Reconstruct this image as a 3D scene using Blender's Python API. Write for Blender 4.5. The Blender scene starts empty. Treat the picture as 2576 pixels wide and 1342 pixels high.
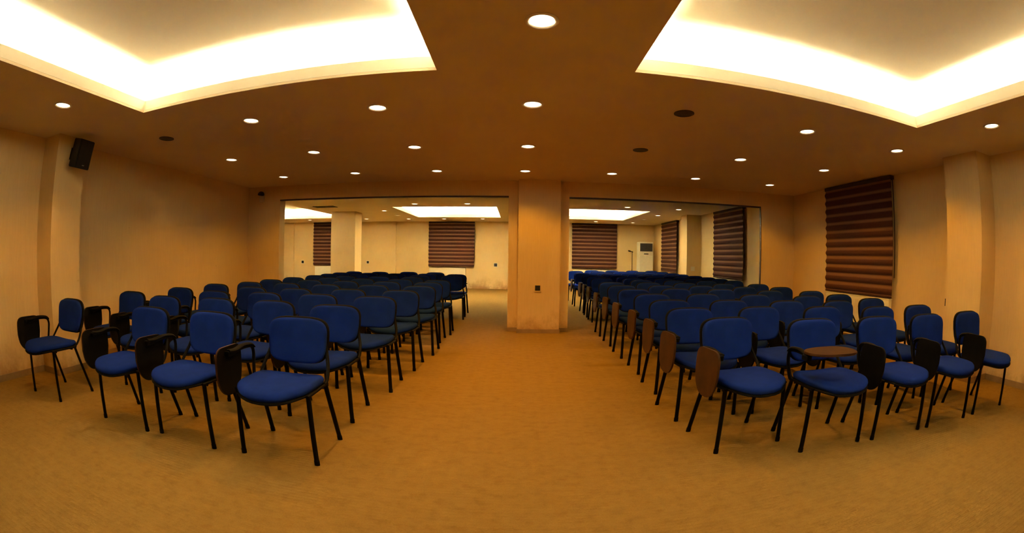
import bpy, bmesh, math, random
from mathutils import Matrix, Vector
random.seed(7)
SC = bpy.context.scene
COL = SC.collection
PI = math.pi

# ---------------------------------------------------------------- materials
def new_mat(name):
    m = bpy.data.materials.new(name); m.use_nodes = True
    nt = m.node_tree
    b = nt.nodes['Principled BSDF']
    return m, nt, b
def N(nt, t, **kw):
    n = nt.nodes.new(t)
    for k, v in kw.items():
        setattr(n, k, v)
    return n
def ramp(nt, fac, stops):
    r = N(nt, 'ShaderNodeValToRGB')
    e = r.color_ramp.elements
    e[0].position, e[0].color = stops[0][0], (*stops[0][1], 1)
    e[1].position, e[1].color = stops[-1][0], (*stops[-1][1], 1)
    for p, c in stops[1:-1]:
        x = e.new(p); x.color = (*c, 1)
    nt.links.new(fac, r.inputs[0])
    return r.outputs[0]
def noise(nt, vec, scale, detail=4, rough=.55):
    n = N(nt, 'ShaderNodeTexNoise')
    n.inputs['Scale'].default_value = scale
    n.inputs['Detail'].default_value = detail
    n.inputs['Roughness'].default_value = rough
    nt.links.new(vec, n.inputs['Vector'])
    return n.outputs['Fac']
def mapping(nt, vec, scale):
    m = N(nt, 'ShaderNodeMapping')
    m.inputs['Scale'].default_value = scale
    nt.links.new(vec, m.inputs['Vector'])
    return m.outputs[0]
def mix(nt, fac, a, b, mode='MIX'):
    m = N(nt, 'ShaderNodeMix', data_type='RGBA', blend_type=mode)
    for s, v in ((m.inputs[0], fac), (m.inputs[6], a), (m.inputs[7], b)):
        if isinstance(v, (int, float)): s.default_value = v
        elif isinstance(v, tuple): s.default_value = (*v, 1)
        else: nt.links.new(v, s)
    return m.outputs[2]
def math_(nt, op, a, b=0.0, c=None, clamp=False):
    m = N(nt, 'ShaderNodeMath', operation=op); m.use_clamp = clamp
    for i, v in enumerate((a, b) if c is None else (a, b, c)):
        if isinstance(v, (int, float)): m.inputs[i].default_value = v
        else: nt.links.new(v, m.inputs[i])
    return m.outputs[0]
def bump(nt, b, h, strength, dist=.01):
    n = N(nt, 'ShaderNodeBump')
    n.inputs['Strength'].default_value = strength
    n.inputs['Distance'].default_value = dist
    nt.links.new(h, n.inputs['Height'])
    nt.links.new(n.outputs[0], b.inputs['Normal'])
def simple(name, col, rough=.6, metal=0.0, var=.12, scale=12, bumps=0.0, spec=None):
    m, nt, b = new_mat(name)
    tc = N(nt, 'ShaderNodeTexCoord').outputs['Object']
    f = noise(nt, tc, scale)
    lo = tuple(c*(1-var) for c in col); hi = tuple(min(1, c*(1+var)) for c in col)
    nt.links.new(ramp(nt, f, [(.3, lo), (.7, hi)]), b.inputs['Base Color'])
    b.inputs['Roughness'].default_value = rough
    b.inputs['Metallic'].default_value = metal
    if spec is not None: b.inputs['Specular IOR Level'].default_value = spec
    if bumps: bump(nt, b, noise(nt, tc, scale*12, 2), bumps, .002)
    return m
def emit(name, col, strength):
    m, nt, b = new_mat(name)
    b.inputs['Base Color'].default_value = (.8, .8, .8, 1)
    b.inputs['Emission Color'].default_value = (*col, 1)
    b.inputs['Emission Strength'].default_value = strength
    return m

WALL = (.78, .565, .27)
def wall_material():
    m, nt, b = new_mat('cream_plaster')
    pos = N(nt, 'ShaderNodeNewGeometry').outputs['Position']
    sep = N(nt, 'ShaderNodeSeparateXYZ'); nt.links.new(pos, sep.inputs[0])
    z = sep.outputs[2]
    c = ramp(nt, noise(nt, pos, 1.1, 5), [(.3, (.74, .525, .24)), (.55, WALL), (.8, (.82, .61, .31))])
    # faint vertical wallpaper grain
    g = noise(nt, mapping(nt, pos, (60, 60, 3)), 1.5, 3)
    c = mix(nt, .16, c, ramp(nt, g, [(.35, (.66, .46, .21)), (.65, (.86, .66, .35))]))
    # damp and scuff stains low on the wall, with shapes of their own
    low = math_(nt, 'MULTIPLY_ADD', z, -1.9, 1.0, clamp=True)
    s = noise(nt, mapping(nt, pos, (1, 1, .7)), 3.1, 8, .7)
    s = math_(nt, 'ADD', s, math_(nt, 'MULTIPLY', low, .27))
    st = ramp(nt, s, [(.60, (0, 0, 0)), (.82, (1, 1, 1))])
    st = math_(nt, 'MULTIPLY', st, math_(nt, 'MULTIPLY_ADD', low, .8, .03), clamp=True)
    c = mix(nt, st, c, (.36, .17, .05))
    # small spots
    sp = ramp(nt, noise(nt, pos, 7.5, 3), [(.73, (0, 0, 0)), (.78, (1, 1, 1))])
    c = mix(nt, math_(nt, 'MULTIPLY', sp, .3), c, (.42, .24, .08))
    nt.links.new(c, b.inputs['Base Color'])
    b.inputs['Roughness'].default_value = .72
    b.inputs['Specular IOR Level'].default_value = .25
    bump(nt, b, noise(nt, pos, 90, 4), .25, .003)
    return m
def carpet_material():
    m, nt, b = new_mat('tan_carpet')
    pos = N(nt, 'ShaderNodeNewGeometry').outputs['Position']
    big = noise(nt, pos, .8, 4)
    med = noise(nt, mapping(nt, pos, (1, 1.5, 1)), 10, 6, .65)
    fine = noise(nt, pos, 120, 3)
    c = ramp(nt, big, [(.3, (.275, .168, .044)), (.7, (.315, .198, .056))])
    c = mix(nt, .55, c, ramp(nt, med, [(.32, (.19, .105, .022)), (.5, (.285, .168, .038)), (.72, (.345, .21, .055))]))
    # woven grid of small dashes
    v = N(nt, 'ShaderNodeTexBrick'); v.offset = .5
    v.inputs['Scale'].default_value = 1
    v.inputs['Mortar Size'].default_value = .012; v.inputs['Mortar Smooth'].default_value = .6
    v.inputs['Brick Width'].default_value = .085; v.inputs['Row Height'].default_value = .028
    v.inputs['Color1'].default_value = (.56, .56, .56, 1); v.inputs['Color2'].default_value = (.5, .5, .5, 1)
    v.inputs['Mortar'].default_value = (.36, .36, .36, 1)
    nt.links.new(pos, v.inputs['Vector'])
    c = mix(nt, .10, c, v.outputs['Color'], 'OVERLAY')
    vo = N(nt, 'ShaderNodeTexVoronoi'); vo.inputs['Scale'].default_value = 13; vo.inputs['Randomness'].default_value = .18
    nt.links.new(mapping(nt, pos, (1, 1, 0)), vo.inputs['Vector'])
    dots = ramp(nt, vo.outputs['Distance'], [(.12, (1, 1, 1)), (.36, (0, 0, 0))])
    c = mix(nt, math_(nt, 'MULTIPLY', dots, .22), c, (.20, .115, .024))
    c = mix(nt, .3, c, ramp(nt, fine, [(.3, (.22, .125, .026)), (.7, (.35, .215, .055))]))
    sp = ramp(nt, noise(nt, mapping(nt, pos, (1, 1.6, 1)), 9, 3), [(.60, (0, 0, 0)), (.72, (1, 1, 1))])
    c = mix(nt, math_(nt, 'MULTIPLY', sp, .35), c, (.22, .11, .025))
    nt.links.new(c, b.inputs['Base Color'])
    b.inputs['Roughness'].default_value = .95
    b.inputs['Specular IOR Level'].default_value = .1
    bump(nt, b, math_(nt, 'ADD', fine, math_(nt, 'MULTIPLY', v.outputs['Fac'], -.6)), .5, .004)
    return m
def blind_material():
    m, nt, b = new_mat('banded_blind_fabric')
    tc = N(nt, 'ShaderNodeTexCoord').outputs['Object']
    sep = N(nt, 'ShaderNodeSeparateXYZ'); nt.links.new(tc, sep.inputs[0])
    ph = math_(nt, 'FRACT', math_(nt, 'DIVIDE', sep.outputs[2], .134))
    c = ramp(nt, ph, [(.0, (.050, .009, .004)), (.56, (.066, .012, .005)), (.60, (.20, .090, .045)),
                      (.78, (.34, .17, .09)), (.93, (.20, .090, .045)), (1.0, (.050, .009, .004))])
    w = noise(nt, mapping(nt, tc, (40, 40, 400)), 1, 2)
    c = mix(nt, .25, c, ramp(nt, w, [(.3, (.05, .01, .005)), (.7, (.2, .07, .035))]))
    nt.links.new(c, b.inputs['Base Color'])
    b.inputs['Roughness'].default_value = .85
    return m
def fabric_material(name, lo, hi):
    m, nt, b = new_mat(name)
    tc = N(nt, 'ShaderNodeTexCoord').outputs['Object']
    f = noise(nt, tc, 7, 4)
    w = N(nt, 'ShaderNodeTexWave'); w.inputs['Scale'].default_value = 160; w.inputs['Distortion'].default_value = 2
    nt.links.new(tc, w.inputs['Vector'])
    c = ramp(nt, f, [(.3, lo), (.7, hi)])
    c = mix(nt, .15, c, ramp(nt, w.outputs['Fac'], [(0, lo), (1, hi)]))
    nt.links.new(c, b.inputs['Base Color'])
    b.inputs['Roughness'].default_value = .9
    b.inputs['Specular IOR Level'].default_value = .06
    bump(nt, b, noise(nt, tc, 420, 2), .3, .001)
    return m
M = {
    'wall': wall_material(), 'carpet': carpet_material(), 'blind': blind_material(),
    'ceiling': simple('ceiling_paint', (.76, .60, .40), .85, var=.03, scale=1.5, spec=.15),
    'cove': simple('cove_paint', (.76, .67, .51), .85, var=.02, scale=1.5, spec=.15),
    'skirt': simple('brown_skirting', (.30, .19, .09), .5, var=.2, scale=6),
    'rail': simple('dark_brown_rail', (.05, .022, .012), .45, var=.2),
    'fabric': fabric_material('royal_blue_fabric', (.0062, .0230, .185), (.0090, .0310, .245)),
    'plastic': simple('black_plastic', (.006, .005, .0045), .7, var=.2, scale=20, bumps=.15, spec=.1),
    'metal': simple('black_painted_steel', (.004, .0035, .0035), .55, var=.15, scale=20, spec=.1),
    'rubber': simple('black_rubber', (.006, .005, .005), .8, var=.2, spec=.1),
    'laminate': simple('brown_laminate', (.062, .024, .008), .5, var=.25, scale=9, spec=.15),
    'white_trim': simple('white_enamel', (.80, .74, .62), .4, var=.03),
    'cream': simple('cream_plastic', (.78, .70, .52), .45, var=.04),
    'grille': simple('dark_speaker_mesh', (.075, .055, .035), .7, var=.2, scale=60, bumps=.4),
    'speaker': simple('black_speaker_cabinet', (.012, .012, .012), .5, var=.2, scale=30, bumps=.2),
    'dark': simple('dark_socket', (.012, .008, .006), .5),
    'chrome': simple('dull_steel', (.45, .42, .38), .3, metal=.9, var=.05),
    'acdark': simple('dark_air_grille', (.06, .05, .05), .5, var=.2, scale=20),
    'radiator': simple('radiator_enamel', (.84, .77, .60), .4, var=.03),
    'bulb': emit('downlight_lens', (1.0, .80, .52), 9.0),
    'bulb_dim': emit('dim_downlight_lens', (1.0, .78, .48), 1.1),
    'reflector': simple('warm_reflector', (.80, .62, .34), .25, metal=.6, var=.03),
    'tube': emit('cove_tube', (1.0, .82, .55), 6.0),
}
# ---------------------------------------------------------------- mesh helpers
def link(name, bm, mats, parent=None, smooth=False, loc=None):
    me = bpy.data.meshes.new(name)
    bmesh.ops.recalc_face_normals(bm, faces=bm.faces)
    bm.to_mesh(me); bm.free()
    for m in (mats if isinstance(mats, (list, tuple)) else [mats]):
        me.materials.append(M[m] if isinstance(m, str) else m)
    if smooth:
        for p in me.polygons: p.use_smooth = True
    o = bpy.data.objects.new(name, me); COL.objects.link(o)
    if parent is not None: o.parent = parent
    if loc is not None: o.location = loc
    return o
def sharp(o, deg=35):
    o.data.set_sharp_from_angle(angle=math.radians(deg)); return o
def box(bm, x0, x1, y0, y1, z0, z1, bev=0.0, seg=2):
    r = bmesh.ops.create_cube(bm, size=1.0)
    vs = r['verts']
    for v in vs:
        v.co = Vector(((x0+x1)/2+v.co.x*(x1-x0), (y0+y1)/2+v.co.y*(y1-y0), (z0+z1)/2+v.co.z*(z1-z0)))
    if bev:
        es = list({e for v in vs for e in v.link_edges})
        bmesh.ops.bevel(bm, geom=es, offset=bev, segments=seg, affect='EDGES', profile=.5)
    return bm
def quad(bm, pts):
    return bm.faces.new([bm.verts.new(p) for p in pts])
def tube(bm, pts, r, n=10, rx=None, caps=True):
    """Tube along a smooth polyline; rx widens the section sideways."""
    pts = [Vector(p) for p in pts]
    rings = []
    up = Vector((0, 0, 1))
    for i, p in enumerate(pts):
        a = pts[max(0, i-1)]; b = pts[min(len(pts)-1, i+1)]
        t = (b-a).normalized()
        s = Vector((1, 0, 0))
        if abs(t.x) > .9: s = Vector((0, 1, 0))
        u = t.cross(s).normalized(); s = u.cross(t).normalized()
        rr = r[i] if isinstance(r, (list, tuple)) else r
        ring = []
        for k in range(n):
            an = 2*PI*k/n
            ring.append(bm.verts.new(p+s*math.cos(an)*(rr if rx is None else rx)+u*math.sin(an)*rr))
        rings.append(ring)
    for a, b in zip(rings, rings[1:]):
        for k in range(n):
            bm.faces.new((a[k], a[(k+1) % n], b[(k+1) % n], b[k]))
    if caps:
        bm.faces.new(rings[0][::-1]); bm.faces.new(rings[-1])
    return bm
def smoothline(pts, sub=4):
    pts = [Vector(p) for p in pts]; out = []
    for i in range(len(pts)-1):
        p0 = pts[max(0, i-1)]; p1 = pts[i]; p2 = pts[i+1]; p3 = pts[min(len(pts)-1, i+2)]
        for k in range(sub):
            t = k/sub
            out.append(.5*((2*p1)+(-p0+p2)*t+(2*p0-5*p1+4*p2-p3)*t*t+(-p0+3*p1-3*p2+p3)*t**3))
    out.append(pts[-1]); return out
def outline(w, d, n, e=3.2, front=None):
    """Superellipse outline; 'front' gives the -y half its own exponent."""
    o = []
    for k in range(n):
        a = 2*PI*k/n; c, s = math.cos(a), math.sin(a)
        ee = front if (front and s < 0) else e
        o.append((math.copysign(abs(c)**(2/ee), c)*w/2, math.copysign(abs(s)**(2/ee), s)*d/2))
    return o
def pillow(bm, ol, th, dome, fmap, n_in=4, edge=.5):
    """Cushion: outline ol in (u,v), thickness th, dome height; fmap(u,v,w)->xyz."""
    n = len(ol); rings = []
    prof = []
    for i in range(n_in): prof.append((.25+.62*i/(n_in-1), th+dome*(1-(.25+.62*i/(n_in-1))**2)))
    prof += [(.95, th*.93+dome*.1), (.99, th*.72), (1.0, th*edge), (.985, th*.2), (.95, 0)]
    for s, w in prof:
        rings.append([bm.verts.new(fmap(u*s, v*s, w)) for u, v in ol])
    c = bm.verts.new(fmap(0, 0, th+dome))
    for k in range(n): bm.faces.new((c, rings[0][k], rings[0][(k+1) % n]))
    for a, b in zip(rings, rings[1:]):
        for k in range(n): bm.faces.new((a[k], b[k], b[(k+1) % n], a[(k+1) % n]))
    d = bm.verts.new(fmap(0, 0, 0))
    for k in range(n): bm.faces.new((d, rings[-1][(k+1) % n], rings[-1][k]))
    return bm
def disc_lathe(bm, prof, cx, cy, n=32, cap=True):
    rings = []
    for r, z in prof:
        rings.append([bm.verts.new((cx+r*math.cos(2*PI*k/n), cy+r*math.sin(2*PI*k/n), z)) for k in range(n)])
    for a, b in zip(rings, rings[1:]):
        for k in range(n): bm.faces.new((a[k], a[(k+1) % n], b[(k+1) % n], b[k]))
    if cap: bm.faces.new(rings[-1])
    return bm
def empty(name, loc, rz=0.0):
    o = bpy.data.objects.new(name, None); COL.objects.link(o)
    o.empty_display_size = .1
    o.location = loc; o.rotation_euler = (0, 0, rz); return o
def tag(o, label=None, cat=None, group=None, kind=None):
    if label: o['label'] = label
    if cat: o['category'] = cat
    if group: o['group'] = group
    if kind: o['kind'] = kind
    return o
def struct(name, bm, mats, label=None):
    o = link(name, bm, mats); o['kind'] = 'structure'
    if label: o['label'] = label
    return o
def copy_tree(o, parent=None):
    c = o.copy(); COL.objects.link(c)
    if parent is not None: c.parent = parent
    for ch in list(o.children): copy_tree(ch, c)
    return c

# ---------------------------------------------------------------- room (metres; camera stands at x=0, y=0)
H = 2.455
XL, XR = -4.95, 5.20
YB, YT = 7.08, 7.27            # partition wall, front and rear face
YF = 16.0                      # far wall
XBL = -10.0                    # back room's own far side
YN = -3.6                      # wall behind the camera
EPS = .12
def pbox(name, *a, mat='wall', label=None):
    return struct(name, box(bmesh.new(), *a), mat, label)
struct('floor', box(bmesh.new(), XBL-.2, XR+.2, YN-.2, YF+.2, -.1, 0), 'carpet')
pbox('wall_left', XL-EPS, XL, YN, YT, 0, H+.5)
pbox('wall_right', XR, XR+EPS, YN, YF, 0, H+.5)
pbox('wall_near', XL-EPS, XR+EPS, YN-EPS, YN, 0, H+.5)
pbox('wall_far', XBL-EPS, XR+EPS, YF, YF+EPS, 0, H+.5)
pbox('wall_side', XBL-EPS, XBL, YT-.2, YF, 0, H+.5)
pbox('wall_rear', XBL, XL-EPS, YB, YT, 0, H+.5)
# partition wall with its two wide openings
OPL = (-4.24, -.125); OPR = (.86, 4.42); HB = 2.20
bm = bmesh.new()
box(bm, XL, OPL[0], YB, YT, 0, H+.3)
box(bm, OPL[0], OPL[1], YB, YT, HB, H+.3)
box(bm, OPL[1], OPR[0], YB, YT, 0, H+.3)
box(bm, OPR[0], OPR[1], YB, YT, HB, H+.3)
box(bm, OPR[1], XR, YB, YT, 0, H+.3)
struct('wall_partition', bm, 'wall')
pbox('wall_pier', .035, .705, 6.93, YB+.02, 0, H)
# engaged columns along the side walls and pilasters in the back room
pbox('wall_column', XL, -4.60, 2.58, 2.99, 0, H)
pbox('wall_column', 4.83, XR, 2.70, 3.22, 0, H)
pbox('wall_column', 4.75, XR, 11.58, 12.02, 0, H)
pbox('wall_column', -5.38, -4.61, 12.0, 12.55, 0, H)
pbox('wall_pilaster', -5.42, -4.47, YF-.09, YF, 0, H)
pbox('wall_pilaster', -.44, .6, YF-.09, YF, 0, H)
pbox('wall_pilaster', -9.6, -8.83, YF-.09, YF, 0, H)
# skirting
def skirt(name, segs):
    bm = bmesh.new()
    for s in segs: box(bm, *s, 0, .065)
    struct(name, bm, 'skirt')
t = .012
skirt('baseboard_left', [(XL, XL+t, YN, 2.58), (XL, -4.60, 2.58-t, 2.58), (-4.60, -4.60+t, 2.58-t, 2.99+t), (XL, -4.60, 2.99, 2.99+t), (XL, XL+t, 2.99, YB)])
skirt('baseboard_right', [(XR-t, XR, YN, 2.70), (4.83, XR, 2.70-t, 2.70), (4.83-t, 4.83, 2.70-t, 3.22+t), (XR-t, XR, 3.22, YB), (XR-t, XR, YT, 11.58), (XR-t, XR, 12.02, YF)])
skirt('baseboard_back', [(XL, OPL[0], YB-t, YB), (OPR[1], XR, YB-t, YB), (.035-t, .705+t, 6.93-t, 6.93), (OPL[1], .035, YB-t, YB), (.705, OPR[0], YB-t, YB)])
bm = bmesh.new()
for a, b_, y in ((XBL, -9.6, YF), (-8.83, -5.42, YF), (-4.47, -.44, YF), (.6, XR, YF), (-5.42, -4.47, YF-.09), (-.44, .6, YF-.09), (-9.6, -8.83, YF-.09)):
    box(bm, a, b_, y-.02, y, 0, .12)
struct('baseboard_far', bm, 'wall')
# ceiling sheets with the coffer openings
COF_F = [(-3.225, -.535, -.42, 2.69), (.765, 3.565, -.42, 2.645)]
COF_B = [(-8.45, -5.74, 9.2, 14.1), (-3.21, -.50, 11.0, 14.12), (.80, 3.53, 11.2, 14.25)]
def sheet(name, x0, x1, y0, y1, holes):
    xs = sorted({x0, x1, *[h[0] for h in holes], *[h[1] for h in holes]})
    ys = sorted({y0, y1, *[h[2] for h in holes], *[h[3] for h in holes]})
    bm = bmesh.new()
    for a, b_ in zip(xs, xs[1:]):
        for c, d in zip(ys, ys[1:]):
            if any(h[0] <= a and b_ <= h[1] and h[2] <= c and d <= h[3] for h in holes): continue
            box(bm, a, b_, c, d, H, H+.02)
    bmesh.ops.remove_doubles(bm, verts=bm.verts, dist=1e-5)
    struct(name, bm, 'ceiling')
sheet('ceiling', XL-EPS, XR+EPS, YN-EPS, YT-.1, COF_F)
sheet('ceiling', XBL-EPS, XR+EPS, YT-.1, YF+EPS, COF_B)
LW, CH, LIP = .20, .32, .108     # ledge width, chamber height, lip height
def coffer(x0, x1, y0, y1, power):
    bm = bmesh.new()
    for a in ((x0-.02, x0, y0-.02, y1+.02), (x1, x1+.02, y0-.02, y1+.02), (x0, x1, y0-.02, y0), (x0, x1, y1, y1+.02)):
        box(bm, *a, H+.021, H+LIP)                       # lip round the opening
    X0, X1, Y0, Y1 = x0-LW, x1+LW, y0-LW, y1+LW
    for a in ((X0-.02, X0, Y0, Y1), (X1, X1+.02, Y0, Y1), (X0, X1, Y0-.02, Y0), (X0, X1, Y1, Y1+.02)):
        box(bm, *a, H+.021, H+CH)                         # chamber sides
    box(bm, X0-.02, X1+.02, Y0-.02, Y1+.02, H+CH, H+CH+.02)
    struct('ceiling_coffer', bm, 'cove')
    # hidden strip lights lying on the ledge
    q = .105
    for (cx, cy, L, rz) in (((x0+x1)/2, y1+q, x1-x0, 0), ((x0+x1)/2, y0-q, x1-x0, 0), (x0-q, (y0+y1)/2, y1-y0, PI/2), (x1+q, (y0+y1)/2, y1-y0, PI/2)):
        l = bpy.data.lights.new('cove_strip_light', 'AREA'); l.shape = 'RECTANGLE'
        l.size = L; l.size_y = .05; l.energy = power*L; l.color = COVE_COL
        o = bpy.data.objects.new('cove_strip_light', l); COL.objects.link(o)
        o.location = (cx, cy, H+.032); o.rotation_euler = (PI, 0, rz)
COVE_COL = (.95, 1.0, .87)
for c in COF_F: coffer(*c, 15.0)
for c in COF_B: coffer(*c, 42.0)
# sliding partition rails under the header
def trim(name, *a, mat='rail'): struct(name, box(bmesh.new(), *a), mat)
trim('trim_1', OPL[0], OPL[1], YB-.012, YB+.05, HB-.022, HB+.002)
trim('trim_2', OPR[0], OPR[1], YB-.012, YB+.05, HB-.022, HB+.002)
trim('trim_3', OPR[1]-.012, OPR[1]+.002, YB-.010, YB+.03, 0, HB-.02)

# ---------------------------------------------------------------- chairs
def chair_parts():
    P = {}
    # seat cushion: front waterfall, slight saddle
    def smap(u, v, w):
        y = v+.105
        z = .424+w-1.5*max(0, -y-.015)**2+.22*u*u
        return Vector((u, y, z))
    bm = bmesh.new(); pillow(bm, outline(.502, .470, 44, 5.0, 2.5), .046, .010, smap)
    P['seat'] = (bm, 'fabric', 1)
    def shmap(u, v, w):
        y = v+.105
        return Vector((u, y, .410+w-1.5*max(0, -y-.015)**2+.20*u*u))
    bm = bmesh.new(); pillow(bm, outline(.508, .476, 36, 5.0, 2.5), .020, .0, shmap, 2)
    P['seat_shell'] = (bm, 'plastic', 1)
    # backrest pad: u across, v up, w towards the sitter (-y)
    def bmap_(off):
        def f(u, v, w):
            zz = .672+v
            y = .392+.16*(zz-.53)-.30*u*u+.018*math.cos(v*9)-off-w
            return Vector((u*(1+.12*(v/.15)*.35), y, zz))
        return f
    bm = bmesh.new(); pillow(bm, outline(.435, .292, 40, 3.9), .036, .008, bmap_(0))
    P['backrest'] = (bm, 'fabric', 1)
    bm = bmesh.new(); pillow(bm, outline(.452, .306, 32, 3.9), .026, .004, bmap_(-.024), 2)
    P['back_shell'] = (bm, 'plastic', 1)
    for s in (-1, 1):
        bm = bmesh.new()
        tube(bm, [(s*.262, 0, .016), (s*.257, .003, .20), (s*.249, .010, .432)], .0115, 10, .0165)
        P['leg_f%d' % s] = (bm, 'metal', 1)
        bm = bmesh.new(); disc = tube(bm, [(s*.2625, 0, 0), (s*.262, 0, .03)], .0135, 10, .0185)
        P['cap_f%d' % s] = (bm, 'rubber', 1)
        bm = bmesh.new()
        tube(bm, [(s*.262, .402, .016), (s*.256, .345, .20), (s*.249, .268, .432)], .0115, 10, .0165)
        P['leg_r%d' % s] = (bm, 'metal', 1)
        bm = bmesh.new(); tube(bm, [(s*.2625, .404, 0), (s*.262, .397, .03)], .0135, 10, .0185)
        P['cap_r%d' % s] = (bm, 'rubber', 1)
        bm = bmesh.new()
        tube(bm, smoothline([(s*.249, .255, .434), (s*.249, .300, .452), (s*.240, .352, .515), (s*.215, .400, .60), (s*.190, .425, .70)]), .009, 10, .013)
        P['upright%d' % s] = (bm, 'metal', 1)
    bm = bmesh.new()
    for s in (-1, 1): tube(bm, [(s*.249, -.005, .430), (s*.249, .285, .430)], .0095, 10, .013)
    for y in (.045, .235): tube(bm, [(-.249, y, .418), (.249, y, .418)], .009, 10)
    P['frame'] = (bm, 'metal', 1)
    # arm on the sitter's right (-x): loop up from the rail, forward under the pad
    bm = bmesh.new()
    tube(bm, smoothline([(-.249, .245, .430), (-.276, .262, .445), (-.287, .285, .53), (-.288, .292, .60), (-.288, .262, .640), (-.288, .16, .648), (-.288, .07, .640), (-.292, .015, .640)], 5), .0105, 10, .012)
    P['armrest'] = (bm, 'metal', 1)
    bm = bmesh.new()
    tube(bm, smoothline([(-.288, .292, .628), (-.288, .255, .655), (-.288, .16, .664), (-.288, .10, .654), (-.291, .055, .651), (-.300, .015, .654)], 4), [.004]+[.011]*18+[.012, .009], 10, .021)
    P['arm_pad'] = (bm, 'plastic', 1)
    # hinge block + folded tablet hanging outside the arm
    bm = bmesh.new(); box(bm, -.325, -.287, .005, .075, .618, .652, .005)
    P['hinge'] = (bm, 'metal', 0)
    def folded(ycen, mats):
        bm = bmesh.new()
        ol = outline(.275, .31, 40, 5.5, 3.0)
        top, bot = [], []
        for u, v in ol:
            # v up, u along y; lower rear corner tapers
            k = 1-.26*max(0, -v/.15)**1.6
            y = ycen+u*k; z = .522+v
            x = -.330-.03*(.65-z)
            bot.append(bm.verts.new((x+.008, y, z))); top.append(bm.verts.new((x-.008, y, z)))
        n = len(ol)
        f1 = bm.faces.new(top); f2 = bm.faces.new(bot[::-1])
        for k in range(n): bm.faces.new((top[k], bot[k], bot[(k+1) % n], top[(k+1) % n]))
        bmesh.ops.bevel(bm, geom=list(f1.edges)+list(f2.edges), offset=.003, segments=2, affect='EDGES')
        for f in bm.faces:
            f.material_index = 0 if f.normal.x < -.5 or (abs(f.normal.x) < .5) else 1
        # ribs on the underside
        return bm, mats
    P['tablet_black'] = (*folded(.055, ['laminate', 'plastic']), 0)
    P['tablet_dark'] = (*folded(.075, ['plastic', 'plastic']), 0)
    P['tablet_brown'] = (*folded(.12, ['laminate', 'plastic']), 0)
    bm = bmesh.new()
    ol = outline(.40, .255, 40, 2.5)
    top, bot = [], []
    for u, v in ol:
        top.append(bm.verts.new((-.128+u, .015+v*(1+.12*u/.2), .676))); bot.append(bm.verts.new((-.128+u, .015+v*(1+.12*u/.2), .660)))
    n = len(ol); f1 = bm.faces.new(top); f2 = bm.faces.new(bot[::-1])
    for k in range(n): bm.faces.new((top[k], bot[k], bot[(k+1) % n], top[(k+1) % n]))
    bmesh.ops.bevel(bm, geom=list(f1.edges)+list(f2.edges), offset=.003, segments=2, affect='EDGES')
    bm.normal_update()
    for f in bm.faces: f.material_index = 0 if f.normal.z > -.3 else 1
    P['tablet_raised'] = (bm, ['laminate', 'plastic'], 0)
    return P
PARTS = {}
for k, (bm, mats, sm) in chair_parts().items():
    me = bpy.data.meshes.new(k)
    bmesh.ops.recalc_face_normals(bm, faces=bm.faces)
    bm.normal_update()
    if k.startswith('tablet') and k != 'tablet_raised':
        for f in bm.faces: f.material_index = 1 if f.normal.x > .5 else 0
    bm.to_mesh(me); bm.free()
    for m in (mats if isinstance(mats, list) else [mats]): me.materials.append(M[m])
    if sm:
        for p in me.polygons: p.use_smooth = True
        me.set_sharp_from_angle(angle=math.radians(50))
    PARTS[k] = me
def part(mesh, name, parent):
    o = bpy.data.objects.new(name, PARTS[mesh]); COL.objects.link(o); o.parent = parent; return o
def build_chair(tablet, detail):
    root = empty('conference_chair', (0, 0, 0))
    s = part('seat', 'seat', root); part('seat_shell', 'seat_shell', s)
    b = part('backrest', 'backrest', root); part('back_shell', 'back_shell', b)
    for q in (-1, 1):
        for e in 'fr':
            l = part('leg_%s%d' % (e, q), 'leg', root)
            if detail: part('cap_%s%d' % (e, q), 'foot_cap', l)
        part('upright%d' % q, 'back_upright', root)
    part('frame', 'seat_frame', root)
    a = part('armrest', 'armrest', root); part('arm_pad', 'arm_pad', a)
    tb = part('tablet_'+tablet, 'writing_tablet', root); part('hinge', 'hinge', tb)
    if tablet == 'raised': tb['label'] = 'raised brown writing tablet'
    return root
PROTO = {}
def chair(x, ytop, rz, tablet, label, group, detail=True):
    """x = centre, ytop = y of the top of the backrest; origin lies between the front feet."""
    key = (tablet, detail)
    if key not in PROTO: o = PROTO[key] = build_chair(tablet, detail)
    else: o = copy_tree(PROTO[key])
    c, s = math.cos(rz), math.sin(rz)
    o.location = (x+.42*s, ytop-.42*c, 0); o.rotation_euler = (0, 0, rz)
    tag(o, label, 'chair', group)
    return o
ORD = ['', 'front', 'second', 'third', 'fourth', 'fifth', 'sixth', 'seventh', 'eighth', 'ninth', 'tenth', 'eleventh', 'twelfth', 'thirteenth', 'fourteenth', 'fifteenth']
SEAT = ['', 'aisle seat', 'second seat from aisle', 'third seat from aisle', 'second seat from the side', 'seat nearest the side']
R = math.radians
used = []
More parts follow.
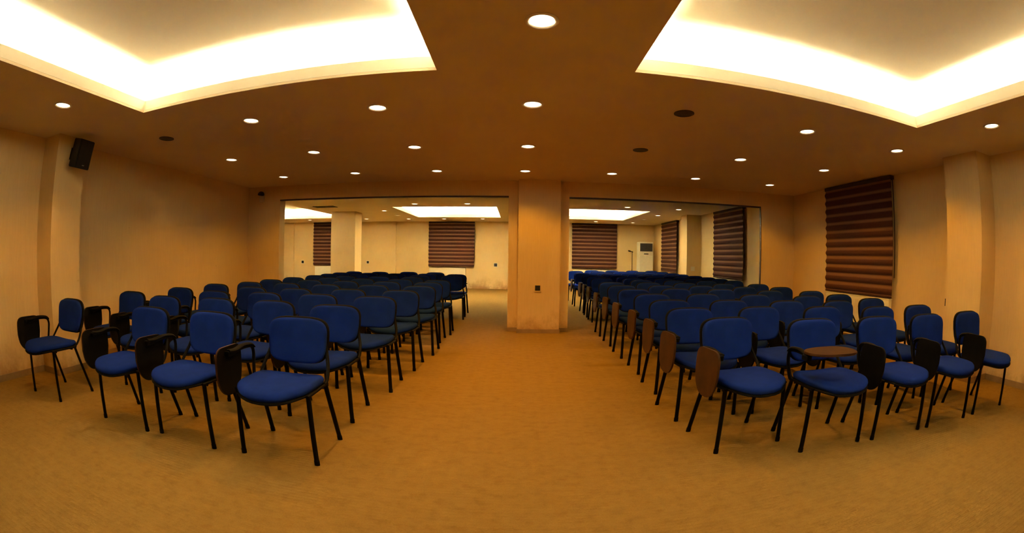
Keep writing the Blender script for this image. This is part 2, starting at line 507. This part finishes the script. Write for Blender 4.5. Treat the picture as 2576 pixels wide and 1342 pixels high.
# --- block beside the speaker wall: per row a list of (seat number from the aisle, x, y of the back's top)
LEFT = [
 [(1, -1.416, 2.595, R(1.4)), (2, -2.140, 2.56, R(-2)), (3, -2.81, 2.53, R(.7)), (5, -4.043, 2.50, R(.5))],
 [(1, -1.455, 3.31, R(2)), (2, -2.17, 3.40, R(-1)), (3, -2.76, 3.36, R(0)), (4, -3.31, 3.27, R(1)), (5, -4.13, 3.44, R(2))],
 [(1, -1.37, 4.10, R(1)), (2, -2.05, 4.14, 0), (3, -2.66, 4.10, R(-2)), (4, -3.25, 4.00, R(2)), (5, -4.02, 4.18, R(-1))],
 [(1, -1.335, 4.88, R(-1)), (2, -1.95, 4.86, R(1)), (3, -2.58, 4.72, 0), (4, -3.20, 4.70, R(1)), (5, -4.02, 4.93, R(0))],
 [(1, -1.32, 5.63, 0), (2, -1.97, 5.62, R(2)), (3, -2.55, 5.50, 0), (4, -3.08, 5.52, R(-1)), (5, -3.69, 5.50, R(1))],
 [(1, -1.35, 6.41, R(-1)), (2, -1.93, 6.38, R(1)), (3, -2.52, 6.30, 0), (4, -3.20, 6.34, R(2)), (5, -3.82, 6.18, R(1))],
 [(1, -1.33, 7.02, R(3)), (2, -1.95, 7.08, 0), (3, -2.55, 7.00, R(-2)), (4, -3.12, 7.05, R(1)), (5, -3.72, 6.90, 0)],
 [(2, -1.92, 7.78, 0), (3, -2.53, 7.80, R(1)), (4, -3.14, 7.74, 0), (5, -3.75, 7.73, R(2))],
 [(1, -1.29, 8.56, R(2)), (2, -1.91, 8.50, R(-1)), (3, -2.52, 8.45, 0), (4, -3.13, 8.50, 0), (5, -3.74, 8.42, R(1))],
 [(1, -1.28, 9.17, R(-2)), (2, -1.90, 9.22, 0), (3, -2.51, 9.08, R(1)), (4, -3.13, 9.15, 0), (5, -3.80, 9.05, R(2))],
 [(2, -1.90, 10.0, 0), (3, -2.52, 10.03, R(1)), (4, -3.12, 9.80, 0), (5, -3.73, 9.78, R(-1))],
]
def spread(row, gap=.640, lo=-4.19, hi=4.27):
    """Neighbours in a row stand at least one chair width apart."""
    row = [list(r) for r in row]
    for _ in range(300):
        for a, b in zip(row, row[1:]):
            d = b[1]-a[1]
            if abs(d) < gap:
                sgn = 1 if d > 0 else -1; e = (gap-abs(d))*.5
                wa = .4 if a[0] == 1 else 1.0
                a[1] -= sgn*e*wa; b[1] += sgn*e
        for r in row: r[1] = min(hi, max(lo, r[1]))
    return row
LEFT = [LEFT[0]]+[spread(r) for r in LEFT[1:]]
for i, row in enumerate(LEFT):
    for k, x, y, rz in row:
        lab = 'blue tablet-arm chair in the %s row of the speaker-side block, %s' % (ORD[i+1], SEAT[k] if k > 1 else 'seat on the aisle')
        chair(x, y, rz, 'black', lab.replace('nearest the side', 'nearest the wall').replace('from the side', 'from the wall'), 'blue chairs of the block beside the speaker wall', y < 7.2)
RIGHT = [
 [(1, 1.515, 2.85, R(5.9), 'brown'), (2, 2.155, 2.64, R(-3), 'raised'), (3, 2.822, 2.57, R(-5), 'dark'), (4, 3.465, 2.505, R(-6), 'dark'), (5, 4.147, 2.46, R(-3.8), 'dark')],
 [(1, 1.47, 3.46, R(4), 'brown'), (2, 2.17, 3.46, R(2)), (3, 2.86, 3.34, R(-3)), (4, 3.48, 3.17, R(-5)), (5, 4.09, 3.12, R(-4))],
 [(1, 1.545, 4.14, R(2), 'brown'), (2, 2.19, 4.08, 0), (3, 2.78, 3.93, R(-2)), (4, 3.46, 3.80, R(-3)), (5, 4.18, 3.94, R(-2))],
 [(1, 1.57, 4.83, R(1), 'brown'), (2, 2.25, 4.83, R(1)), (3, 2.90, 4.68, 0), (4, 3.44, 4.44, R(-2)), (5, 4.12, 4.53, R(-3))],
 [(1, 1.555, 5.58, R(2), 'brown'), (2, 2.32, 5.70, 0), (3, 2.90, 5.58, R(1)), (4, 3.42, 5.28, R(-1)), (5, 3.98, 5.12, R(-2))],
 [(1, 1.59, 6.32, R(2), 'brown'), (2, 2.25, 6.36, R(-1)), (3, 2.85, 6.30, 0), (4, 3.45, 6.05, R(1)), (5, 4.10, 5.95, R(-1))],
 [(1, 1.635, 7.07, R(0), 'brown'), (2, 2.25, 7.08, 0), (3, 2.85, 7.02, R(1)), (4, 3.42, 6.80, 0), (5, 4.10, 6.70, R(-1))],
 [(2, 2.38, 7.82, 0), (3, 2.97, 7.80, R(1)), (4, 3.58, 7.72, 0), (5, 4.19, 7.80, R(-1))],
 [(1, 1.70, 8.42, R(1), 'brown'), (2, 2.38, 8.44, 0), (3, 2.97, 8.40, R(1)), (4, 3.58, 8.38, 0), (5, 4.19, 8.45, R(-1))],
 [(1, 1.78, 9.07, R(-1), 'brown'), (2, 2.38, 9.10, 0), (3, 2.97, 9.12, R(1)), (4, 3.58, 9.10, 0), (5, 4.19, 9.12, R(1))],
 [(1, 1.78, 9.75, R(3), 'brown'), (2, 2.52, 9.84, 0), (3, 2.97, 9.84, R(1)), (4, 3.58, 9.80, 0), (5, 4.19, 9.84, R(1))],
 [(2, 2.38, 10.55, 0), (3, 2.97, 10.6, R(1)), (4, 3.58, 10.62, 0), (5, 4.19, 10.66, R(1))],
 [(1, 1.88, 11.02, R(0), 'brown'), (2, 2.38, 11.35, 0), (3, 2.97, 11.4, R(1)), (4, 3.58, 11.38, 0), (5, 4.19, 11.40, R(1))],
 [(1, 1.86, 12.35, R(0), 'brown'), (2, 2.38, 12.3, 0), (3, 2.97, 12.3, R(1)), (4, 3.58, 12.3, 0), (5, 4.19, 12.30, R(1))],
 [(2, 2.38, 13.2, 0), (3, 2.97, 13.22, R(1)), (4, 3.58, 13.2, 0), (5, 4.19, 13.25, R(1))],
]
RIGHT = [RIGHT[0]]+[spread(r) for r in RIGHT[1:]]
for i, row in enumerate(RIGHT):
    for r in row:
        k, x, y, rz = r[:4]
        tb = r[4] if len(r) > 4 else 'dark'
        if tb == 'raised': lab = 'blue chair with its brown writing tablet raised, front row of the window-side block'
        else:
            lab = 'blue tablet-arm chair in the %s row of the window-side block, %s' % (ORD[i+1], SEAT[k] if k > 1 else 'brown tablet on the aisle')
            lab = lab.replace('nearest the side', 'nearest the wall').replace('from the side', 'from the wall')
        chair(x, y, rz, tb, lab, 'blue chairs of the block beside the window wall', y < 7.2)

# ---------------------------------------------------------------- downlights
def make_downlight(dim):
    root = empty('downlight', (0, 0, 0))
    bm = bmesh.new()
    disc_lathe(bm, [(.068, .004), (.072, -.006), (.084, -.008), (.090, -.003), (.090, .0)], 0, 0, 32, cap=False)
    link('trim_ring', bm, 'white_trim', root, smooth=True)
    bm = bmesh.new()
    disc_lathe(bm, [(.070, -.004), (.066, .004), (.064, .010)], 0, 0, 32, cap=False)
    link('reflector', bm, 'reflector', root, smooth=True)
    bm = bmesh.new()
    disc_lathe(bm, [(.066, .0), (.05, -.0035), (.02, -.005)], 0, 0, 32)
    link('lens', bm, 'bulb_dim' if dim else 'bulb', root, smooth=True)
    return root
DL = {}
SPOT = bpy.data.lights.new('downlight_lamp', 'SPOT')
SPOT.energy = 46.0; SPOT.color = (1.0, .44, .025); SPOT.spot_size = R(130); SPOT.spot_blend = .6; SPOT.shadow_soft_size = .06
SPOTB = bpy.data.lights.new('downlight_lamp', 'SPOT')
SPOTB.energy = 18.0; SPOTB.color = (1.0, .80, .35); SPOTB.spot_size = R(150); SPOTB.spot_blend = .7; SPOTB.shadow_soft_size = .06
def downlight(x, y, label, group, dim=False, lamp=None):
    if dim not in DL: o = DL[dim] = make_downlight(dim)
    else: o = copy_tree(DL[dim])
    o.location = (x, y, H-.001)
    tag(o, label, 'ceiling light', group)
    if not dim:
        l = bpy.data.objects.new('downlight_lamp', lamp or SPOT); COL.objects.link(l)
        l.location = (x, y, H-.03)
XC = [-3.70, -2.43, -1.16, .12, 1.387, 2.715, 4.09]
XN = ['first from the speaker wall', 'second from the speaker wall', 'third from the speaker wall', 'over the aisle', 'third from the window wall', 'second from the window wall', 'first from the window wall']
RN = ['row nearest the partition', 'second row from the partition', 'third row from the partition', 'row beside the large coffers']
YR = [6.235, 4.785, 3.385, 2.05]
HAVE = {0: range(7), 1: (0, 1, 2, 3, 5, 6), 2: (1, 2, 3, 5, 6), 3: (0, 3, 6)}
for r_, cs in HAVE.items():
    for c in cs:
        downlight(XC[c], YR[r_], 'round recessed downlight, %s, %s' % (RN[r_], XN[c]), 'downlights in the front hall ceiling')
BACK = [(-2.45, 10.35, 0, 'before the middle coffer, second from the aisle side'), (-1.165, 10.35, 0, 'before the middle coffer, on the aisle side'),
        (-3.70, 11.9, 0, 'beside the middle coffer near the free column'), (-3.72, 13.4, 1, 'unlit, behind the free column'),
        (-5.2, 14.65, 0, 'behind the free column near the far wall'), (-3.70, 14.77, 0, 'by the far wall, just right of the free column'),
        (-2.45, 14.77, 0, 'in front of the middle far blind'), (-1.13, 14.72, 0, 'by the far wall beyond the middle coffer end'),
        (-7.5, 14.75, 0, 'in front of the blind behind the free column'),
        (2.70, 10.42, 0, 'before the window-side coffer'), (4.06, 10.45, 0, 'beside the nearer back-room side blind'),
        (4.07, 12.15, 0, 'beside the small wall column'), (4.08, 13.6, 1, 'unlit, beside the farther side blind'),
        (2.75, 15.0, 0, 'in front of the far blind near the air conditioner'), (4.10, 15.05, 0, 'above the standing air conditioner')]
for x, y, d, n in BACK:
    lab = 'round back room ceiling downlight, '+n
    downlight(x, y, lab.replace('just right of', 'beside'), 'downlights in the back room ceiling', bool(d), SPOTB)

# ---------------------------------------------------------------- ceiling speakers
first = None
for x, y, lab in ((1.392, 4.735, 'round dark ceiling loudspeaker grille nearer the partition wall'), (1.393, 3.371, 'round dark ceiling loudspeaker grille beside the window-side coffer'), (-3.70, 3.50, 'round dark ceiling loudspeaker grille near the wall speaker')):
    if first is None:
        root = first = empty('ceiling_speaker', (x, y, H-.001))
        bm = bmesh.new(); disc_lathe(bm, [(.088, 0), (.088, -.006), (.08, -.009), (.078, -.006)], 0, 0, 36, cap=False)
        link('rim', bm, 'grille', root, smooth=True)
        bm = bmesh.new(); disc_lathe(bm, [(.079, -.004), (.05, -.008), (.02, -.009)], 0, 0, 36)
        link('grille', bm, 'grille', root, smooth=True)
    else:
        root = copy_tree(first); root.location = (x, y, H-.001)
    tag(root, lab, 'ceiling speaker', 'round ceiling loudspeakers')
# ceiling air vent in the back room
root = empty('ceiling_vent', (-4.95, 10.6, H-.001))
bm = bmesh.new()
for a in ((-.3, .3, -.15, -.12), (-.3, .3, .12, .15), (-.3, -.27, -.12, .12), (.27, .3, -.12, .12)): box(bm, *a, -.012, 0)
link('vent_frame', bm, 'acdark', root)
bm = bmesh.new()
for k in range(6): box(bm, -.27, .27, -.11+k*.04, -.095+k*.04, -.010, -.002)
link('slats', bm, 'acdark', root)
tag(root, 'dark slatted air vent in the back room ceiling', 'vent')

# ---------------------------------------------------------------- wall loudspeaker on its column
root = empty('wall_loudspeaker', (-4.44, 2.81, 2.255), 0)
root.rotation_euler = (R(0), R(12), R(8))
bm = bmesh.new()
# trapezoid cabinet seen from above: wide front (+x), narrow rear
root.scale = (.9, .9, .9)
fr, bk = .125, .085
vs = []
for z in (-.165, .165):
    vs.append([bm.verts.new(p) for p in ((.10, -fr, z), (.10, fr, z), (-.09, bk, z), (-.09, -bk, z))])
for k in range(4): bm.faces.new((vs[0][k], vs[0][(k+1) % 4], vs[1][(k+1) % 4], vs[1][k]))
bm.faces.new(vs[0][::-1]); bm.faces.new(vs[1])
bmesh.ops.bevel(bm, geom=bm.edges[:], offset=.008, segments=2, affect='EDGES')
link('cabinet', bm, 'speaker', root)
bm = bmesh.new(); box(bm, .098, .108, -.112, .112, -.150, .150, .004)
g = link('grille', bm, 'speaker', root)
bm = bmesh.new(); box(bm, .107, .1095, -.018, .018, -.128, -.120)
link('badge', bm, 'chrome', root)
bm = bmesh.new(); tube(bm, [(-.085, 0, -.02), (-.155, 0, -.03)], .014); box(bm, -.165, -.150, -.04, .04, -.09, .05)
link('bracket', bm, 'speaker', root)
tag(root, 'black loudspeaker tilted on a bracket high on the wall column', 'speaker')

# ---------------------------------------------------------------- motion sensor beside the opening
root = empty('security_camera', (-4.64, YB+.001, 2.30))
bm = bmesh.new(); box(bm, -.045, .045, -.055, 0, -.13, -.015, .012)
link('housing', bm, 'cream', root)
bm = bmesh.new()
disc_lathe(bm, [(.062, -.005), (.064, .012), (.052, .040), (.028, .058), (.008, .064)], 0, -.066, 20)
link('dome', bm, 'dark', root, smooth=True)
bm = bmesh.new(); box(bm, -.02, .02, -.03, 0, -.01, .03)
link('bracket', bm, 'dark', root)
tag(root, 'small dark domed security camera over a pale box beside the opening', 'camera')

# ---------------------------------------------------------------- sockets
def socket(name, loc, rz, lab, w=.085, plate='cream', ins='dark'):
    root = empty(name, loc, rz)
    bm = bmesh.new(); box(bm, -w/2, w/2, -.010, 0, -w/2, w/2, .003)
    link('cover_plate', bm, plate, root)
    bm = bmesh.new(); box(bm, -w*.34, w*.34, -.014, -.009, -w*.34, w*.34, .003)
    link('insert', bm, ins, root)
    tag(root, lab, 'wall socket', 'wall sockets'); return root
socket('wall_socket', (.352, 6.93, .727), 0, 'dark wall socket on the front of the central pier', .12, 'wall')
socket('wall_socket', (XR-.001, 3.43, .79), -PI/2, 'dark wall socket beside the window-side column', .09, 'dark')
socket('wall_socket', (-8.43, YF, .90), 0, 'dark wall socket on the far wall beyond the free column', .15)
socket('wall_socket', (-5.60, YF, .92), 0, 'dark wall socket on the far wall next to the pilaster', .13)
socket('wall_socket', (-.73, YF, .88), 0, 'dark wall socket on the far wall close to the pier', .16)
socket('wall_socket', (4.94, 11.58, .95), 0, 'pale wall socket on the small side column in the back room', .12, 'cream', 'cream')

# ---------------------------------------------------------------- blinds
def blind(loc, rz, W, z0, z1, lab, skew=0.0):
    """Hangs in the local xz plane, faces local -y; origin at the wall, at floor level below it."""
    root = empty('window_blind', loc, rz)
    bm = bmesh.new()
    pitch = .134; n = int((z1-z0)/.0112)
    rows = []
    for i in range(n+1):
        z = z0+(z1-z0)*i/n
        ph = (z/pitch) % 1.0
        bulge = .016*max(0.0, math.sin(PI*min(1, ph/.62))) if ph < .62 else 0.0
        ww = W/2+(.008*math.sin(PI*min(1, ph/.62)) if ph < .62 else 0)
        row = []
        for q in range(5):
            u = -1+2*q/4
            row.append(bm.verts.new((u*ww, -.085-bulge, z+skew*u)))
        for q in range(4, -1, -1):
            u = -1+2*q/4
            row.append(bm.verts.new((u*ww, -.079-bulge*.6, z+skew*u)))
        rows.append(row)
    for a, b_ in zip(rows, rows[1:]):
        for k in range(10): bm.faces.new((a[k], a[(k+1) % 10], b_[(k+1) % 10], b_[k]))
    bm.faces.new(rows[0][::-1]); bm.faces.new(rows[-1])
    link('fabric', bm, 'blind', root, smooth=False)
    bm = bmesh.new(); box(bm, -W/2-.01, W/2+.01, -.10, -.005, z1-.002, z1+.055, .008)
    link('head_rail', bm, 'rail', root)
    bm = bmesh.new(); box(bm, -W/2, W/2, -.094, -.074, z0-.028, z0-.002, .006)
    link('bottom_rail', bm, 'laminate', root)
    bm = bmesh.new(); tube(bm, [(W/2+.006, -.05, z1), (W/2+.006, -.05, z0+.25)], .004, 6); tube(bm, [(W/2+.014, -.05, z1), (W/2+.014, -.05, z0+.25)], .004, 6)
    link('pull_cord', bm, 'rail', root)
    tag(root, lab, 'window blind', 'brown banded window blinds'); return root
ZT = H-.06
blind((XR, 5.20, 0), -PI/2, 1.56, .79, ZT, 'large brown banded blind on the window wall of the front hall')
blind((XR, 9.78, 0), -PI/2, 1.58, .79, ZT, 'brown banded blind on the back room side wall, nearest the opening')
blind((XR, 14.10, 0), -PI/2, 1.50, .79, ZT, 'brown banded blind on the back room side wall, beside the air conditioner')
blind((-2.36, YF, 0), 0, 1.68, .82, ZT, 'brown banded blind on the far wall above the middle radiator')
blind((2.885, YF, 0), 0, 1.67, .82, ZT, 'brown banded blind on the far wall between pier and air conditioner')
blind((-7.06, YF, 0), 0, 1.68, .80, ZT, 'brown banded blind on the far wall partly behind the free column')

# ---------------------------------------------------------------- radiators
def radiator(loc, rz, W, lab):
    root = empty('radiator', loc, rz)
    bm = bmesh.new(); box(bm, -W/2, W/2, -.10, -.03, .14, .74, .012)
    nf = int(W/.045)
    for k in range(nf):
        x = -W/2+.03+k*(W-.06)/(nf-1)
        box(bm, x-.012, x+.012, -.106, -.098, .19, .69)
    link('panel', bm, 'radiator', root)
    bm = bmesh.new(); box(bm, -W/2-.003, W/2+.003, -.104, -.026, .738, .752, .004)
    link('top_grille', bm, 'radiator', root)
    bm = bmesh.new(); tube(bm, smoothline([(W/2, -.06, .19), (W/2+.05, -.06, .19), (W/2+.06, -.06, .15), (W/2+.06, -.06, .02)]), .009, 8)
    link('pipe', bm, 'white_trim', root)
    bm = bmesh.new(); tube(bm, [(W/2+.05, -.06, .19), (W/2+.05, -.12, .19)], .02, 10)
    link('valve', bm, 'dark', root)
    bm = bmesh.new()
    box(bm, -W*.35, W*.35, -.03, -.001, .55, .60)
    link('wall_bracket', bm, 'radiator', root)
    tag(root, lab, 'radiator', 'white panel radiators'); return root
radiator((-2.50, YF, 0), 0, 1.36, 'cream panel radiator under the middle far blind')
radiator((-7.12, YF, 0), 0, 1.42, 'cream panel radiator under the far blind behind the free column')
radiator((2.85, YF, 0), 0, 1.50, 'cream panel radiator under the far blind near the air conditioner')
radiator((XR, 9.80, 0), -PI/2, 1.50, 'cream panel radiator under the nearer side blind of the back room')
radiator((XR, 5.20, 0), -PI/2, 1.50, 'cream panel radiator under the large front hall blind')

# ---------------------------------------------------------------- floor-standing air conditioner
root = empty('air_conditioner', (4.70, 15.52, 0))
bm = bmesh.new(); box(bm, -.28, .28, -.16, .16, .03, 1.80, .03, 3)
link('body', bm, 'cream', root)
bm = bmesh.new(); box(bm, -.27, .27, -.15, .15, 0, .04, .005)
link('plinth', bm, 'acdark', root)
bm = bmesh.new(); box(bm, -.235, .235, -.172, -.150, 1.46, 1.745, .008)
o = link('outlet_grille', bm, 'acdark', root)
bm = bmesh.new()
for k in range(7): box(bm, -.225, .225, -.180, -.171, 1.49+k*.036, 1.502+k*.036)
link('louvres', bm, 'acdark', o)
bm = bmesh.new(); box(bm, -.085, .085, -.168, -.155, 1.352, 1.385, .004)
link('control_panel', bm, 'dark', root)
bm = bmesh.new(); box(bm, -.25, .25, -.170, -.155, .16, 1.30, .008)
o = link('front_panel', bm, 'cream', root)
bm = bmesh.new()
for k in range(9): box(bm, -.22, .22, -.174, -.169, .22+k*.035, .232+k*.035)
link('intake_slots', bm, 'white_trim', o)
tag(root, 'tall cream floor-standing air conditioner with dark top grille in the far corner', 'air conditioner')
# thin stand beside it
root = empty('microphone_stand', (4.22, 15.55, 0))
bm = bmesh.new(); disc_lathe(bm, [(.13, 0), (.13, .015), (.03, .03)], 0, 0, 20)
link('base', bm, 'metal', root)
bm = bmesh.new(); tube(bm, [(0, 0, .02), (0, 0, .8)], .013, 10); tube(bm, [(0, 0, .78), (0, 0, 1.46)], .010, 10)
link('pole', bm, 'metal', root)
bm = bmesh.new(); tube(bm, [(.03, 0, 1.43), (-.09, 0, 1.46)], .016, 10); tube(bm, [(-.07, 0, 1.455), (-.15, -.01, 1.475)], .026, 12)
link('microphone', bm, 'laminate', root)
tag(root, 'thin dark stand with a small brown head beside the air conditioner', 'stand')

# ---------------------------------------------------------------- camera: wide equidistant lens
f = 1104.656; hcam = 1.2372; pitch, roll, yaw = .02527127, .01360467, -.00829902
cy, sy = math.cos(yaw), math.sin(yaw); cp, sp = math.cos(pitch), math.sin(pitch); cr, sr = math.cos(roll), math.sin(roll)
Rz = Matrix(((cy, -sy, 0), (sy, cy, 0), (0, 0, 1))); Rx = Matrix(((1, 0, 0), (0, cp, -sp), (0, sp, cp))); Ry = Matrix(((cr, 0, sr), (0, 1, 0), (-sr, 0, cr)))
RC = (Matrix(((1, 0, 0), (0, 0, 1), (0, -1, 0))) @ (Ry @ Rx @ Rz)).transposed()
cd = bpy.data.cameras.new('camera'); co = bpy.data.objects.new('camera', cd); COL.objects.link(co)
co.matrix_world = Matrix.Translation((0, 0, hcam)) @ RC.to_4x4()
cd.type = 'PANO'; cd.sensor_fit = 'HORIZONTAL'; cd.sensor_width = 36; cd.sensor_height = 36*1342/2576
fmm = f*36/2576
def cam_set(c):
    c.panorama_type = 'FISHEYE_LENS_POLYNOMIAL'
    c.fisheye_polynomial_k0 = 0; c.fisheye_polynomial_k1 = -1/fmm
    c.fisheye_polynomial_k2 = 0; c.fisheye_polynomial_k3 = 0; c.fisheye_polynomial_k4 = 0
    c.fisheye_fov = R(180)
cam_set(cd if hasattr(cd, 'panorama_type') else cd.cycles)
cd.clip_start = .05; cd.clip_end = 100
SC.camera = co

w = bpy.data.worlds.new('world'); SC.world = w; w.use_nodes = True
w.node_tree.nodes['Background'].inputs[0].default_value = (.02, .012, .006, 1)
w.node_tree.nodes['Background'].inputs[1].default_value = .2
vs_ = SC.view_settings
vs_.view_transform = 'Standard'; vs_.look = 'None'; vs_.gamma = 1; vs_.use_curve_mapping = False
vs_.exposure = 0.0
cc = SC.cycles
cc.max_bounces = 7; cc.diffuse_bounces = 5; cc.glossy_bounces = 2; cc.transmission_bounces = 2
cc.caustics_reflective = False; cc.caustics_refractive = False
cc.sample_clamp_indirect = 120.0
cc.use_denoising = True
cc.use_light_tree = False
cc.use_adaptive_sampling = True; cc.adaptive_threshold = .035
